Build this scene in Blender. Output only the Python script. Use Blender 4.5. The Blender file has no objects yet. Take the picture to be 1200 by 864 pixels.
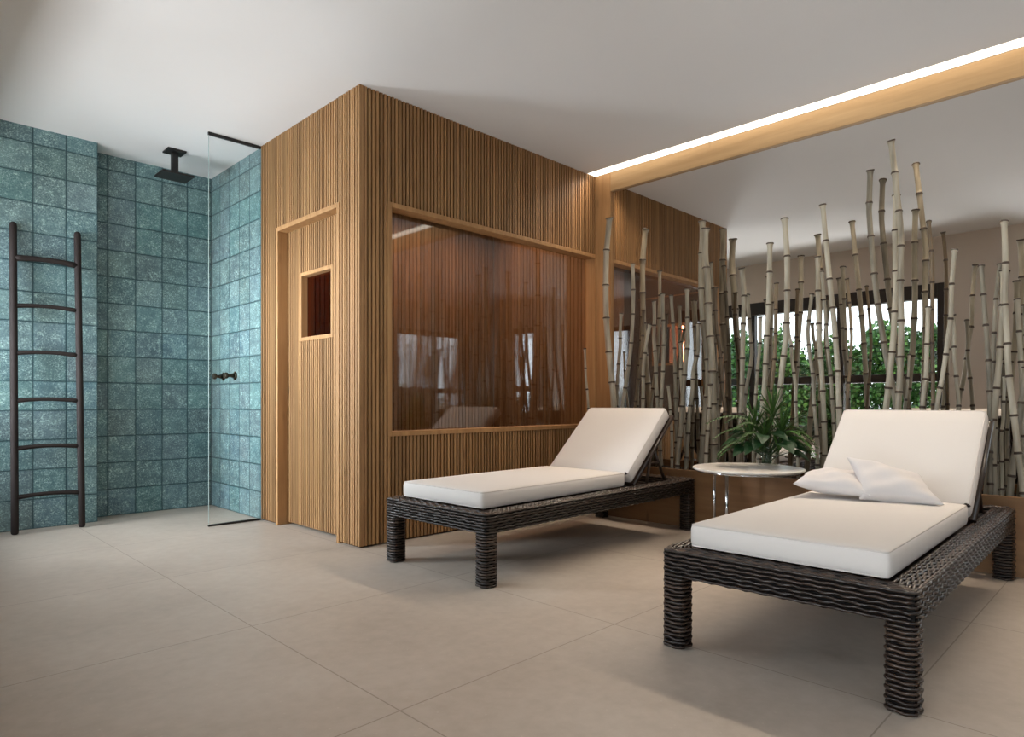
SKY, STRIP, SAUNA_W, LAMP_W, GROUND_FILL_W, LOW_DOOR_FILL_W, WINDOW_FILL_W, SIDE_W, DOOR_W, EXPO = 4.0, 3.0, 18, 28, 225, 210, 66, 11, 8, 0.0
import bpy, bmesh, math, random
from mathutils import Vector, Matrix
random.seed(7)
PI = math.pi
scene = bpy.context.scene
COL = scene.collection

# ------------------------------------------------------------------ materials
def new_mat(name):
    m = bpy.data.materials.new(name); m.use_nodes = True
    nt = m.node_tree
    b = nt.nodes['Principled BSDF']
    return m, nt, b

def lin(c):
    return tuple((x/12.92 if x <= .04045 else ((x+.055)/1.055)**2.4) for x in c)

def rgb(r, g, b):
    return (*lin((r/255, g/255, b/255)), 1)

def N(nt, typ, **kw):
    n = nt.nodes.new(typ)
    for k, v in kw.items():
        setattr(n, k, v)
    return n

def L(nt, a, b): nt.links.new(a, b)

def mixc(nt, fac, a, b, blend='MIX'):
    n = N(nt, 'ShaderNodeMix', data_type='RGBA', blend_type=blend)
    for sock, val in ((n.inputs[0], fac), (n.inputs[6], a), (n.inputs[7], b)):
        if hasattr(val, 'links'): L(nt, val, sock)
        else: sock.default_value = val
    return n.outputs[2]

def math_n(nt, op, a, b=None, c=None):
    n = N(nt, 'ShaderNodeMath', operation=op)
    for i, v in enumerate((a, b, c)):
        if v is None: continue
        if hasattr(v, 'links'): L(nt, v, n.inputs[i])
        else: n.inputs[i].default_value = v
    return n.outputs[0]

def ramp(nt, fac, stops):
    n = N(nt, 'ShaderNodeValToRGB')
    els = n.color_ramp.elements
    els[0].position, els[0].color = stops[0]
    els[1].position, els[1].color = stops[-1]
    for p, c in stops[1:-1]:
        e = els.new(p); e.color = c
    L(nt, fac, n.inputs[0])
    return n.outputs[0]

def coords(nt, scale=(1, 1, 1), kind='Object', loc=(0, 0, 0)):
    t = N(nt, 'ShaderNodeTexCoord'); m = N(nt, 'ShaderNodeMapping')
    m.inputs['Scale'].default_value = scale; m.inputs['Location'].default_value = loc
    L(nt, t.outputs[kind], m.inputs[0])
    return m.outputs[0]

def noise(nt, vec, scale, detail=3, rough=.55):
    n = N(nt, 'ShaderNodeTexNoise')
    n.inputs['Scale'].default_value = scale; n.inputs['Detail'].default_value = detail
    n.inputs['Roughness'].default_value = rough
    L(nt, vec, n.inputs['Vector'])
    return n.outputs[0]

def bump(nt, b, h, strength=.2, dist=.01):
    n = N(nt, 'ShaderNodeBump'); n.inputs['Strength'].default_value = strength
    n.inputs['Distance'].default_value = dist
    L(nt, h, n.inputs['Height']); L(nt, n.outputs[0], b.inputs['Normal'])

def plain(name, col, rough=.5, metal=0, spec=.5, var=.06, nscale=8):
    m, nt, b = new_mat(name)
    v = coords(nt)
    f = noise(nt, v, nscale)
    c1 = tuple(x*(1-var) for x in col[:3])+(1,); c2 = tuple(min(1, x*(1+var)) for x in col[:3])+(1,)
    L(nt, mixc(nt, f, c1, c2), b.inputs['Base Color'])
    b.inputs['Roughness'].default_value = rough; b.inputs['Metallic'].default_value = metal
    b.inputs['Specular IOR Level'].default_value = spec
    return m

def wood(name, c_dark, c_light, stretch=(30, 30, 1.6), island=.5, rough=.55, knots=True):
    m, nt, b = new_mat(name)
    v = coords(nt, stretch)
    geo = N(nt, 'ShaderNodeNewGeometry')
    off = N(nt, 'ShaderNodeVectorMath', operation='SCALE'); off.inputs[0].default_value = (13, 7, 31)
    L(nt, geo.outputs['Random Per Island'], off.inputs['Scale'])
    add = N(nt, 'ShaderNodeVectorMath', operation='ADD')
    L(nt, v, add.inputs[0]); L(nt, off.outputs[0], add.inputs[1])
    f = noise(nt, add.outputs[0], 1.0, 5, .6)
    col = ramp(nt, f, [(.25, c_dark), (.5, tuple((a+b_)/2 for a, b_ in zip(c_dark, c_light))), (.75, c_light)])
    k = math_n(nt, 'MULTIPLY_ADD', geo.outputs['Random Per Island'], island, 1-island*.55)
    hsv = N(nt, 'ShaderNodeHueSaturation'); L(nt, col, hsv.inputs['Color']); L(nt, k, hsv.inputs['Value'])
    out = hsv.outputs[0]
    if knots:
        n2 = N(nt, 'ShaderNodeTexVoronoi'); n2.inputs['Scale'].default_value = 1.0
        v2 = coords(nt, (7, 7, 2.2)); L(nt, v2, n2.inputs['Vector'])
        kf = ramp(nt, n2.outputs['Distance'], [(.03, (1, 1, 1, 1)), (.12, (0, 0, 0, 1))])
        out = mixc(nt, math_n(nt, 'MULTIPLY', kf, .45), out, tuple(x*.35 for x in c_dark[:3])+(1,))
    L(nt, out, b.inputs['Base Color'])
    b.inputs['Roughness'].default_value = rough; b.inputs['Specular IOR Level'].default_value = .3
    bump(nt, b, f, .12, .004)
    return m

M = {}
M['slat'] = wood('slatted_wood', rgb(128, 91, 56), rgb(174, 135, 92), (60, 60, 1.5), .42)
M['timber'] = wood('planed_timber', rgb(150, 110, 70), rgb(184, 142, 96), (22, 22, 1.4), .12)
M['beam'] = wood('beam_timber', rgb(160, 126, 86), rgb(186, 152, 110), (22, 1.2, 22), .1)
M['backing'] = plain('shadow_board', rgb(58, 36, 22), .85)
M['sauna_wood'] = wood('sauna_wood', rgb(108, 80, 56), rgb(150, 116, 84), (50, 50, 1.4), .35)
M['planter'] = wood('planter_wood', rgb(124, 90, 60), rgb(152, 114, 78), (16, 1.0, 16), .12)
M['ceiling'] = plain('ceiling_paint', rgb(222, 220, 219), .9, var=.01)
M['plaster'] = plain('wall_plaster', rgb(208, 197, 186), .9, var=.02)
M['black'] = plain('matt_black_metal', rgb(38, 36, 35), .45, .3)
M['ladder'] = plain('dark_stained_wood', rgb(42, 35, 33), .7, spec=.2)
M['frame_dark'] = plain('dark_window_frame', rgb(44, 36, 32), .5)
M['fabric'] = plain('white_canvas', rgb(212, 206, 201), .9, spec=.2, var=.02, nscale=300)
M['piping'] = plain('canvas_piping', rgb(206, 198, 192), .9, spec=.2)
M['pillow'] = plain('pillow_cotton', rgb(214, 208, 206), .95, spec=.15, var=.02, nscale=120)
M['soil'] = plain('dark_soil', rgb(44, 33, 25), .95, var=.5, nscale=60)
M['chrome'] = plain('brushed_chrome', rgb(200, 200, 202), .12, 1.0, var=.02)
M['bronze'] = plain('dark_bronze', rgb(60, 56, 48), .35, .8)
M['stem'] = plain('green_stem', rgb(40, 62, 28), .5, var=.2)
M['leaf'] = plain('glossy_leaf', rgb(26, 60, 28), .5, spec=.3, var=.35, nscale=14)
M['leaf_light'] = plain('light_leaf', rgb(62, 100, 32), .55, spec=.3, var=.35, nscale=14)
M['leaf_spiky'] = plain('spiky_leaf', rgb(52, 80, 30), .55, spec=.3, var=.4, nscale=20)
M['pot_water'] = None

def mk_wicker():
    m, nt, b = new_mat('dark_wicker')
    geo = N(nt, 'ShaderNodeNewGeometry')
    v = coords(nt, (40, 40, 120))
    f = noise(nt, v, 1.0, 4)
    f2 = math_n(nt, 'ADD', math_n(nt, 'MULTIPLY', f, .6), math_n(nt, 'MULTIPLY', geo.outputs['Random Per Island'], .4))
    L(nt, ramp(nt, f2, [(.25, rgb(26, 17, 12)), (.55, rgb(48, 34, 25)), (.8, rgb(84, 64, 50))]), b.inputs['Base Color'])
    b.inputs['Roughness'].default_value = .36; b.inputs['Specular IOR Level'].default_value = .6
    return m
M['wicker'] = mk_wicker()

def mk_bamboo(name, c1, c2, c3):
    m, nt, b = new_mat(name)
    v = coords(nt, (30, 30, 2.2), 'Generated')
    v = coords(nt, (22, 22, 3))
    inf = N(nt, 'ShaderNodeObjectInfo')
    ad = N(nt, 'ShaderNodeVectorMath', operation='ADD'); L(nt, v, ad.inputs[0])
    cx = N(nt, 'ShaderNodeCombineXYZ'); L(nt, math_n(nt, 'MULTIPLY', inf.outputs['Random'], 40), cx.inputs[2]); L(nt, cx.outputs[0], ad.inputs[1])
    f = noise(nt, ad.outputs[0], 1.0, 4)
    f2 = math_n(nt, 'ADD', math_n(nt, 'MULTIPLY', f, .75), math_n(nt, 'MULTIPLY', inf.outputs['Random'], .25))
    col = ramp(nt, f2, [(.3, c1), (.5, c2), (.72, c3)])
    L(nt, col, b.inputs['Base Color'])
    b.inputs['Roughness'].default_value = .45; b.inputs['Specular IOR Level'].default_value = .4
    return m
M['bamboo_grey'] = mk_bamboo('weathered_bamboo', rgb(98, 90, 76), rgb(148, 138, 120), rgb(186, 176, 156))
M['bamboo_brown'] = mk_bamboo('brown_bamboo', rgb(84, 68, 50), rgb(118, 99, 76), rgb(148, 128, 100))
M['node'] = plain('bamboo_node', rgb(58, 42, 30), .6, var=.3)

def mk_tile():
    m, nt, b = new_mat('teal_glazed_tile')
    uv = N(nt, 'ShaderNodeUVMap')
    jn = N(nt, 'ShaderNodeTexNoise'); jn.inputs['Scale'].default_value = 11; L(nt, uv.outputs[0], jn.inputs['Vector'])
    jv = N(nt, 'ShaderNodeVectorMath', operation='MULTIPLY_ADD'); L(nt, jn.outputs['Color'], jv.inputs[0]); jv.inputs[1].default_value = (.006, .006, 0); L(nt, uv.outputs[0], jv.inputs[2])
    js = N(nt, 'ShaderNodeVectorMath', operation='SUBTRACT'); L(nt, jv.outputs[0], js.inputs[0]); js.inputs[1].default_value = (.003, .003, 0)
    sc = N(nt, 'ShaderNodeVectorMath', operation='DIVIDE'); L(nt, js.outputs[0], sc.inputs[0]); sc.inputs[1].default_value = (.1945, .2065, 1)
    fr = N(nt, 'ShaderNodeVectorMath', operation='FRACTION'); L(nt, sc.outputs[0], fr.inputs[0])
    fl = N(nt, 'ShaderNodeVectorMath', operation='FLOOR'); L(nt, sc.outputs[0], fl.inputs[0])
    wn = N(nt, 'ShaderNodeTexWhiteNoise', noise_dimensions='2D'); L(nt, fl.outputs[0], wn.inputs['Vector'])
    # distance to the tile edge
    sub = N(nt, 'ShaderNodeVectorMath', operation='SUBTRACT'); L(nt, fr.outputs[0], sub.inputs[0]); sub.inputs[1].default_value = (.5, .5, 0)
    ab = N(nt, 'ShaderNodeVectorMath', operation='ABSOLUTE'); L(nt, sub.outputs[0], ab.inputs[0])
    sx = N(nt, 'ShaderNodeSeparateXYZ'); L(nt, ab.outputs[0], sx.inputs[0])
    e = math_n(nt, 'MAXIMUM', sx.outputs[0], sx.outputs[1])
    # shift the pattern per tile so no two look alike
    sh = N(nt, 'ShaderNodeVectorMath', operation='SCALE'); L(nt, wn.outputs['Color'], sh.inputs[0]); sh.inputs['Scale'].default_value = 9
    ad = N(nt, 'ShaderNodeVectorMath', operation='ADD'); L(nt, uv.outputs[0], ad.inputs[0]); L(nt, sh.outputs[0], ad.inputs[1])
    cloud = noise(nt, ad.outputs[0], 9, 4, .6)
    base = ramp(nt, cloud, [(.28, rgb(54, 94, 101)), (.5, rgb(70, 112, 117)), (.72, rgb(86, 129, 130))])
    hsv = N(nt, 'ShaderNodeHueSaturation'); L(nt, base, hsv.inputs['Color'])
    sp = N(nt, 'ShaderNodeSeparateColor'); L(nt, wn.outputs['Color'], sp.inputs[0])
    L(nt, math_n(nt, 'MULTIPLY_ADD', sp.outputs[0], .05, .485), hsv.inputs['Hue'])
    L(nt, math_n(nt, 'MULTIPLY_ADD', sp.outputs[1], .32, .78), hsv.inputs['Value'])
    L(nt, math_n(nt, 'MULTIPLY_ADD', sp.outputs[2], .3, .6), hsv.inputs['Saturation'])
    vo = N(nt, 'ShaderNodeTexVoronoi', feature='DISTANCE_TO_EDGE'); vo.inputs['Scale'].default_value = 78
    wv = N(nt, 'ShaderNodeTexNoise'); wv.inputs['Scale'].default_value = 60; L(nt, ad.outputs[0], wv.inputs['Vector'])
    a2 = N(nt, 'ShaderNodeVectorMath', operation='MULTIPLY_ADD'); L(nt, wv.outputs['Color'], a2.inputs[0]); a2.inputs[1].default_value = (.02, .02, .02); L(nt, ad.outputs[0], a2.inputs[2])
    L(nt, a2.outputs[0], vo.inputs['Vector'])
    vein = ramp(nt, vo.outputs['Distance'], [(.07, (1, 1, 1, 1)), (.22, (0, 0, 0, 1))])
    patch = ramp(nt, noise(nt, ad.outputs[0], 14, 2), [(.35, (.30, .30, .30, 1)), (.62, (1, 1, 1, 1))])
    fl1 = ramp(nt, noise(nt, ad.outputs[0], 88, 3, .7), [(.52, (0, 0, 0, 1)), (.62, (1, 1, 1, 1))])
    fleck = math_n(nt, 'MAXIMUM', fl1, math_n(nt, 'MULTIPLY', vein, .30))
    spk = math_n(nt, 'MULTIPLY', math_n(nt, 'MULTIPLY', fleck, patch), .9)
    c = mixc(nt, spk, hsv.outputs[0], rgb(176, 205, 200))
    edge = ramp(nt, e, [(.44, (0, 0, 0, 1)), (.49, (1, 1, 1, 1))])
    c = mixc(nt, math_n(nt, 'MULTIPLY', edge, .55), c, rgb(38, 74, 80))
    gr = math_n(nt, 'GREATER_THAN', e, .487)
    c = mixc(nt, gr, c, rgb(34, 62, 68))
    L(nt, c, b.inputs['Base Color'])
    b.inputs['Roughness'].default_value = .4; b.inputs['Specular IOR Level'].default_value = .4
    hgt = math_n(nt, 'SUBTRACT', math_n(nt, 'MULTIPLY', cloud, .5), math_n(nt, 'MULTIPLY', edge, 1.0))
    bump(nt, b, hgt, .3, .003)
    return m
M['tile'] = mk_tile()

def mk_floor():
    m, nt, b = new_mat('concrete_floor_tile')
    v = coords(nt)
    s = N(nt, 'ShaderNodeSeparateXYZ'); L(nt, v, s.inputs[0])
    def joint(o, off, pitch):
        t = math_n(nt, 'FRACT', math_n(nt, 'DIVIDE', math_n(nt, 'SUBTRACT', o, off), pitch))
        d = math_n(nt, 'ABSOLUTE', math_n(nt, 'SUBTRACT', t, .5))
        return math_n(nt, 'GREATER_THAN', d, .5-.0022/pitch)
    j = math_n(nt, 'MAXIMUM', joint(s.outputs[0], 1.098, 1.03), joint(s.outputs[1], 1.552, 1.0))
    n1 = noise(nt, v, 1.6, 6, .62); n2 = noise(nt, v, 18, 5, .6)
    f = math_n(nt, 'ADD', math_n(nt, 'MULTIPLY', n1, .65), math_n(nt, 'MULTIPLY', n2, .35))
    c = ramp(nt, f, [(.3, rgb(162, 149, 136)), (.5, rgb(176, 163, 150)), (.7, rgb(187, 175, 163))])
    vo = N(nt, 'ShaderNodeTexVoronoi'); vo.inputs['Scale'].default_value = 26; L(nt, v, vo.inputs['Vector'])
    spk = ramp(nt, vo.outputs['Distance'], [(.05, (1, 1, 1, 1)), (.11, (0, 0, 0, 1))])
    c = mixc(nt, math_n(nt, 'MULTIPLY', spk, .22), c, rgb(206, 196, 184))
    c = mixc(nt, math_n(nt, 'MULTIPLY', j, .6), c, rgb(112, 98, 86))
    L(nt, c, b.inputs['Base Color'])
    L(nt, math_n(nt, 'MULTIPLY_ADD', n1, .25, .36), b.inputs['Roughness'])
    b.inputs['Specular IOR Level'].default_value = .35
    bump(nt, b, math_n(nt, 'SUBTRACT', math_n(nt, 'MULTIPLY', n2, .25), j), .15, .002)
    return m
M['floor'] = mk_floor()

def mk_glass(name, tint, refl=1.0, rough=.0, wet=False, base=0.0):
    """pane: mirror-like by Fresnel over a clear tinted body"""
    m = bpy.data.materials.new(name); m.use_nodes = True
    nt = m.node_tree; nt.nodes.clear()
    out = N(nt, 'ShaderNodeOutputMaterial'); mx = N(nt, 'ShaderNodeMixShader')
    tr = N(nt, 'ShaderNodeBsdfTransparent'); tr.inputs[0].default_value = tint
    gl = N(nt, 'ShaderNodeBsdfGlossy'); gl.inputs['Roughness'].default_value = rough
    fr = N(nt, 'ShaderNodeFresnel'); fr.inputs['IOR'].default_value = 1.5
    gb = N(nt, 'ShaderNodeNewGeometry')
    f = math_n(nt, 'MULTIPLY_ADD', fr.outputs[0], refl, base)
    f = math_n(nt, 'MULTIPLY', f, math_n(nt, 'SUBTRACT', 1.0, gb.outputs['Backfacing']))   # one reflection per pane, on its entry face
    if wet:
        v = coords(nt, (130, 130, 5)); n1 = noise(nt, v, 1.0, 3, .7)
        v2 = coords(nt, (240, 240, 60)); n2 = noise(nt, v2, 1.0, 2, .6)
        h = math_n(nt, 'ADD', n1, math_n(nt, 'MULTIPLY', n2, .35))
        bp = N(nt, 'ShaderNodeBump'); bp.inputs['Strength'].default_value = .02; bp.inputs['Distance'].default_value = .002
        L(nt, h, bp.inputs['Height']); L(nt, bp.outputs[0], gl.inputs['Normal'])
        st = ramp(nt, n1, [(.35, tint), (.7, tuple(min(1, x*1.25) for x in tint[:3])+(1,))])
        L(nt, st, tr.inputs[0])
    L(nt, f, mx.inputs[0]); L(nt, tr.outputs[0], mx.inputs[1]); L(nt, gl.outputs[0], mx.inputs[2])
    L(nt, mx.outputs[0], out.inputs[0])
    return m
M['glass'] = mk_glass('clear_glass', (.985, .992, .99, 1))
M['wet_glass'] = mk_glass('misted_bronze_glass', (.84, .78, .73, 1), 1.4, .004, True, .09)
M['door_glass'] = mk_glass('bronze_glass', (.62, .34, .24, 1), 1.0, .02)

def mk_mirror():
    m, nt, b = new_mat('mirror_silver')
    v = coords(nt); f = noise(nt, v, 1.5)
    L(nt, mixc(nt, f, (.74, .72, .69, 1), (.76, .74, .71, 1)), b.inputs['Base Color'])
    b.inputs['Metallic'].default_value = 1; b.inputs['Roughness'].default_value = 0
    return m
M['mirror'] = mk_mirror()

def mk_marble():
    m, nt, b = new_mat('pale_stone_top')
    v = coords(nt); f = noise(nt, v, 9, 6, .65)
    L(nt, ramp(nt, f, [(.35, rgb(206, 198, 188)), (.55, rgb(226, 219, 211)), (.7, rgb(234, 229, 223))]), b.inputs['Base Color'])
    b.inputs['Roughness'].default_value = .28; b.inputs['Specular IOR Level'].default_value = .35
    return m
M['marble'] = mk_marble()

def mk_emit(name, col, s):
    m = bpy.data.materials.new(name); m.use_nodes = True
    nt = m.node_tree; nt.nodes.clear()
    e = N(nt, 'ShaderNodeEmission'); e.inputs[0].default_value = col; e.inputs[1].default_value = s
    o = N(nt, 'ShaderNodeOutputMaterial'); L(nt, e.outputs[0], o.inputs[0])
    return m
M['strip'] = mk_emit('warm_light_diffuser', (1, .90, .74, 1), STRIP)

def mk_hedge():
    m, nt, b = new_mat('hedge_leaf')
    geo = N(nt, 'ShaderNodeNewGeometry')
    L(nt, ramp(nt, geo.outputs['Random Per Island'], [(0, rgb(30, 62, 26)), (.6, rgb(58, 104, 44)), (1, rgb(104, 148, 70))]), b.inputs['Base Color'])
    b.inputs['Roughness'].default_value = .5
    return m
M['hedge'] = mk_hedge()

# ------------------------------------------------------------------ mesh helpers
class MB:
    def __init__(s): s.v = []; s.f = []; s.m = []; s.smooth = []; s.uv = {}
    def quad(s, pts, mi=0, sm=False, uv=None):
        i = len(s.v); s.v += [tuple(p) for p in pts]
        if uv: s.uv[len(s.f)] = uv
        s.f.append(tuple(range(i, i+len(pts)))); s.m.append(mi); s.smooth.append(sm)
        return s
    def box(s, x0, x1, y0, y1, z0, z1, mi=0, mat=None):
        i = len(s.v)
        c = [(x, y, z) for z in (z0, z1) for y in (y0, y1) for x in (x0, x1)]
        if mat: c = [tuple(mat @ Vector(p)) for p in c]
        s.v += c
        for q in ((0, 2, 3, 1), (4, 5, 7, 6), (0, 1, 5, 4), (2, 6, 7, 3), (0, 4, 6, 2), (1, 3, 7, 5)):
            s.f.append(tuple(i+k for k in q)); s.m.append(mi); s.smooth.append(False)
        return s
    def tube(s, pts, r, n=8, mi=0, closed=False, caps=True, sm=True, ends=1.0):
        P = [Vector(p) for p in pts]; K = len(P)
        R = r if isinstance(r, (list, tuple)) else [r]*K
        MI = mi if isinstance(mi, (list, tuple)) else [mi]*K
        i0 = len(s.v); ref = None
        for k in range(K):
            if closed: t = P[(k+1) % K]-P[k-1]
            else: t = P[min(k+1, K-1)]-P[max(k-1, 0)]
            t.normalize()
            if ref is None:
                a = Vector((0, 0, 1)) if abs(t.z) < .8 else Vector((1, 0, 0))
                ref = (a-t*a.dot(t)).normalized()
            else:
                ref = (ref-t*ref.dot(t))
                ref = ref.normalized() if ref.length > 1e-6 else t.orthogonal().normalized()
            bn = t.cross(ref)
            for j in range(n):
                a = 2*PI*j/n
                s.v.append(tuple(P[k]+(ref*math.cos(a)+bn*math.sin(a))*R[k]))
        for k in range(K if closed else K-1):
            k2 = (k+1) % K
            for j in range(n):
                j2 = (j+1) % n
                s.f.append((i0+k*n+j, i0+k*n+j2, i0+k2*n+j2, i0+k2*n+j)); s.m.append(MI[k]); s.smooth.append(sm)
        if caps and not closed:
            s.f.append(tuple(i0+j for j in reversed(range(n)))); s.m.append(MI[0]); s.smooth.append(False)
            s.f.append(tuple(i0+(K-1)*n+j for j in range(n))); s.m.append(MI[-1]); s.smooth.append(False)
        return s
    def lathe(s, prof, n=32, mi=0, mat=None, close=True):
        i0 = len(s.v)
        for (r, z) in prof:
            for j in range(n):
                a = 2*PI*j/n; p = Vector((r*math.cos(a), r*math.sin(a), z))
                s.v.append(tuple(mat @ p if mat else p))
        for k in range(len(prof)-1):
            for j in range(n):
                j2 = (j+1) % n
                s.f.append((i0+k*n+j, i0+k*n+j2, i0+(k+1)*n+j2, i0+(k+1)*n+j)); s.m.append(mi); s.smooth.append(True)
        if close:
            s.f.append(tuple(i0+j for j in reversed(range(n)))); s.m.append(mi); s.smooth.append(False)
            k = len(prof)-1
            s.f.append(tuple(i0+k*n+j for j in range(n))); s.m.append(mi); s.smooth.append(False)
        return s
    def build(s, name, mats, parent=None, loc=None, bevel=0, auto=False):
        me = bpy.data.meshes.new(name); me.from_pydata(s.v, [], s.f)
        if not isinstance(mats, (list, tuple)): mats = [mats]
        for m in mats: me.materials.append(m)
        me.polygons.foreach_set('material_index', s.m)
        me.polygons.foreach_set('use_smooth', s.smooth)
        if s.uv:
            l = me.uv_layers.new(name='UVMap')
            for fi, u in s.uv.items():
                for li, c in zip(me.polygons[fi].loop_indices, u): l.data[li].uv = c
        me.update()
        o = bpy.data.objects.new(name, me); COL.objects.link(o)
        if parent: o.parent = parent
        if loc: o.location = loc
        if bevel:
            b = o.modifiers.new('Bevel', 'BEVEL'); b.width = bevel; b.segments = 2; b.limit_method = 'ANGLE'
        return o

def tag(o, label, cat, group=None):
    o['label'] = label; o['category'] = cat
    if group: o['group'] = group
    return o
def thing(name, label, cat, loc=(0, 0, 0), rz=0, group=None):
    o = bpy.data.objects.new(name, None); COL.objects.link(o)
    o.location = loc; o.rotation_euler = (0, 0, rz); o.empty_display_size = .1
    return tag(o, label, cat, group)
def struct(o, label=None):
    o['kind'] = 'structure'
    if label: o['label'] = label
    return o
def empty_struct(name, loc=(0, 0, 0)):
    o = bpy.data.objects.new(name, None); COL.objects.link(o); o.location = loc; o['kind'] = 'structure'
    return o
M['glass_edge'] = plain('pale_glass_edge', rgb(140, 156, 152), .3)
M['wicker_core'] = plain('wicker_core', rgb(12, 9, 8), .8, spec=.2)
# ------------------------------------------------------------------ measures (metres; x runs along the sauna front, y towards the shower)
HC = 2.80                      # ceiling
XC, YF = 2.132, 3.432          # outer corner of the sauna: door side x = XC, front y = YF
YE = 4.795                     # end of the sauna's door side, shower begins
XM = 4.462                     # mirror
XW, YN = .09, -3.07            # window wall, end wall behind the camera

# ------------------------------------------------------------------ room shell
struct(MB().box(-1.35, 4.7, -3.2, 6.0, -.12, 0).build('floor', M['floor']))
c = MB()
c.box(XW-.2, 4.323, -3.2, 6.0, HC, HC+.14); c.box(-1.25, XW-.2, -1.05, 1.05, HC, HC+.14)
c.box(4.323, 4.7, YF, 6.0, HC, HC+.14)
c.box(4.323, 4.7, -3.2, YF, HC+.06, HC+.14)
struct(c.build('ceiling', M['ceiling']))

def tile_wall(name, quads):
    m = MB()
    for p, uv in quads: m.quad(p, uv=uv)
    return struct(m.build(name, M['tile']))
def wall_slab(name, face, u0):
    """tiled wall: visible face (a, b) in plan with its thickness behind it"""
    (ax, ay), (bx, by), (nx, ny) = face
    t = .1; ln = math.hypot(bx-ax, by-ay)
    A, B = (ax, ay), (bx, by); A2, B2 = (ax-nx*t, ay-ny*t), (bx-nx*t, by-ny*t)
    m = MB()
    m.quad([(*A, 0), (*B, 0), (*B, HC), (*A, HC)], uv=[(u0, 0), (u0+ln, 0), (u0+ln, HC), (u0, HC)])
    m.quad([(*B2, 0), (*A2, 0), (*A2, HC), (*B2, HC)], uv=[(0, 0), (ln, 0), (ln, HC), (0, HC)])
    for P, Q in ((A2, A), (B, B2)):
        m.quad([(*P, 0), (*Q, 0), (*Q, HC), (*P, HC)], uv=[(.02, 0), (.02+t, 0), (.02+t, HC), (.02, HC)])
    m.quad([(*A, HC), (*B, HC), (*B2, HC), (*A2, HC)], uv=[(0, 0), (ln, 0), (ln, t), (0, t)])
    m.quad([(*A2, 0), (*B2, 0), (*B, 0), (*A, 0)], uv=[(0, 0), (ln, 0), (ln, t), (0, t)])
    return struct(m.build(name, M['tile']))
P_ = .1945
m = MB()                                                   # projecting tiled pier wall behind the ladder, with its return
wall_slab('wall_tiled_pier', ((-.1, 5.581), (1.25, 5.581), (0, -1)), 7*P_-1.35+P_*.0)
wl = MB()
wl.quad([(1.2505, 5.581, 0), (1.2505, 5.80, 0), (1.2505, 5.80, HC), (1.2505, 5.581, HC)], uv=[(0, 0), (.2, 0), (.2, HC), (0, HC)])
wl.quad([(1.2, 5.80, 0), (1.2, 5.60, 0), (1.2, 5.60, HC), (1.2, 5.80, HC)], uv=[(0, 0), (.2, 0), (.2, HC), (0, HC)])
wl.quad([(1.2, 5.6, HC), (1.2505, 5.6, HC), (1.2505, 5.8, HC), (1.2, 5.8, HC)], uv=[(0, 0), (.05, 0), (.05, .2), (0, .2)])
struct(wl.build('wall_tiled_return', M['tile']))
wall_slab('wall_tiled_back', ((1.2, 5.795), (2.143, 5.795), (0, -1)), 5*P_-.943)
wall_slab('wall_tiled_side', ((2.143, 5.795), (2.143, YE-.02), (-1, 0)), 0)
struct(MB().box(-1.35, 4.7, 5.9, 6.0, 0, HC).build('wall_back', M['plaster']))
struct(MB().box(XM+.02, XM+.14, -3.2, 5.9, 0, HC+.05).build('wall_right', M['plaster']))

# window wall (x = XW) with two windows, recess with an added door where the photographer stands, end wall with one window
W1 = (1.77, 5.50, .50, 2.26); W3 = (-1.85, -1.13, .55, 2.27); W2 = (.13, 1.87, .50, 2.27)
def holed(m, a0, a1, holes, put):
    xs = sorted({a0, a1, *[h[0] for h in holes], *[h[1] for h in holes]})
    for p, q in zip(xs, xs[1:]):
        h = [h for h in holes if h[0] <= p+1e-6 and h[1] >= q-1e-6]
        if h: put(p, q, 0, h[0][2]); put(p, q, h[0][3], HC)
        else: put(p, q, 0, HC)
m = MB()
holed(m, .95, 5.9, [W1], lambda p, q, z0, z1: m.box(XW-.2, XW, p, q, z0, z1))
holed(m, -3.07, -.95, [W3], lambda p, q, z0, z1: m.box(XW-.2, XW, p, q, z0, z1))
m.box(-1.25, -1.15, -.95, .95, 2.3, HC)
m.box(-1.15, XW-.2, .95, 1.05, 0, HC); m.box(-1.15, XW-.2, -1.05, -.95, 0, HC)
struct(m.build('wall_left', M['plaster']))
m = MB()
holed(m, -1.25, XM+.02, [W2], lambda p, q, z0, z1: m.box(p, q, YN-.13, YN, z0, z1))
struct(m.build('wall_end', M['plaster']))

def window(name, axis, a0, a1, z0, z1, mull, trans, top):
    """dark framed window; axis 'x' stands in the plane x = XW, axis 'y' in y = YN"""
    root = empty_struct(name)
    def put(mb, p, q, za, zb, t0, t1):
        if axis == 'x': mb.box(XW-t1, XW-t0, p, q, za, zb)
        else: mb.box(p, q, YN-t1, YN-t0, za, zb)
    f = MB()
    put(f, a0, a0+.10, z0, z1, -.012, .10); put(f, a1-.10, a1, z0, z1, -.012, .10)
    put(f, a0+.10, a1-.10, z1-top, z1, -.012, .10); put(f, a0+.10, a1-.10, z0, z0+.07, -.012, .10)
    for x in mull: put(f, x-.04, x+.04, z0+.07, z1-top, .0, .09)
    st = [a0+.10, *[k for x in mull for k in (x-.04, x+.04)], a1-.10]
    if trans:
        for p, q in zip(st[::2], st[1::2]): put(f, p, q, trans, trans+.10, .0, .09)
    o = f.build('window_frame', M['frame_dark'], root, bevel=.004); struct(o)
    g = MB()
    for p, q in zip(st[::2], st[1::2]): put(g, p, q, z0+.07, z1-top, .06, .066)
    struct(g.build('window_pane', M['glass'], root))
    return root
window('window_1', 'x', *W1, (2.93, 4.09), 1.12, .17)
root = empty_struct('added_door')                                # invented glazed door behind the camera, added to let light in
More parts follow.
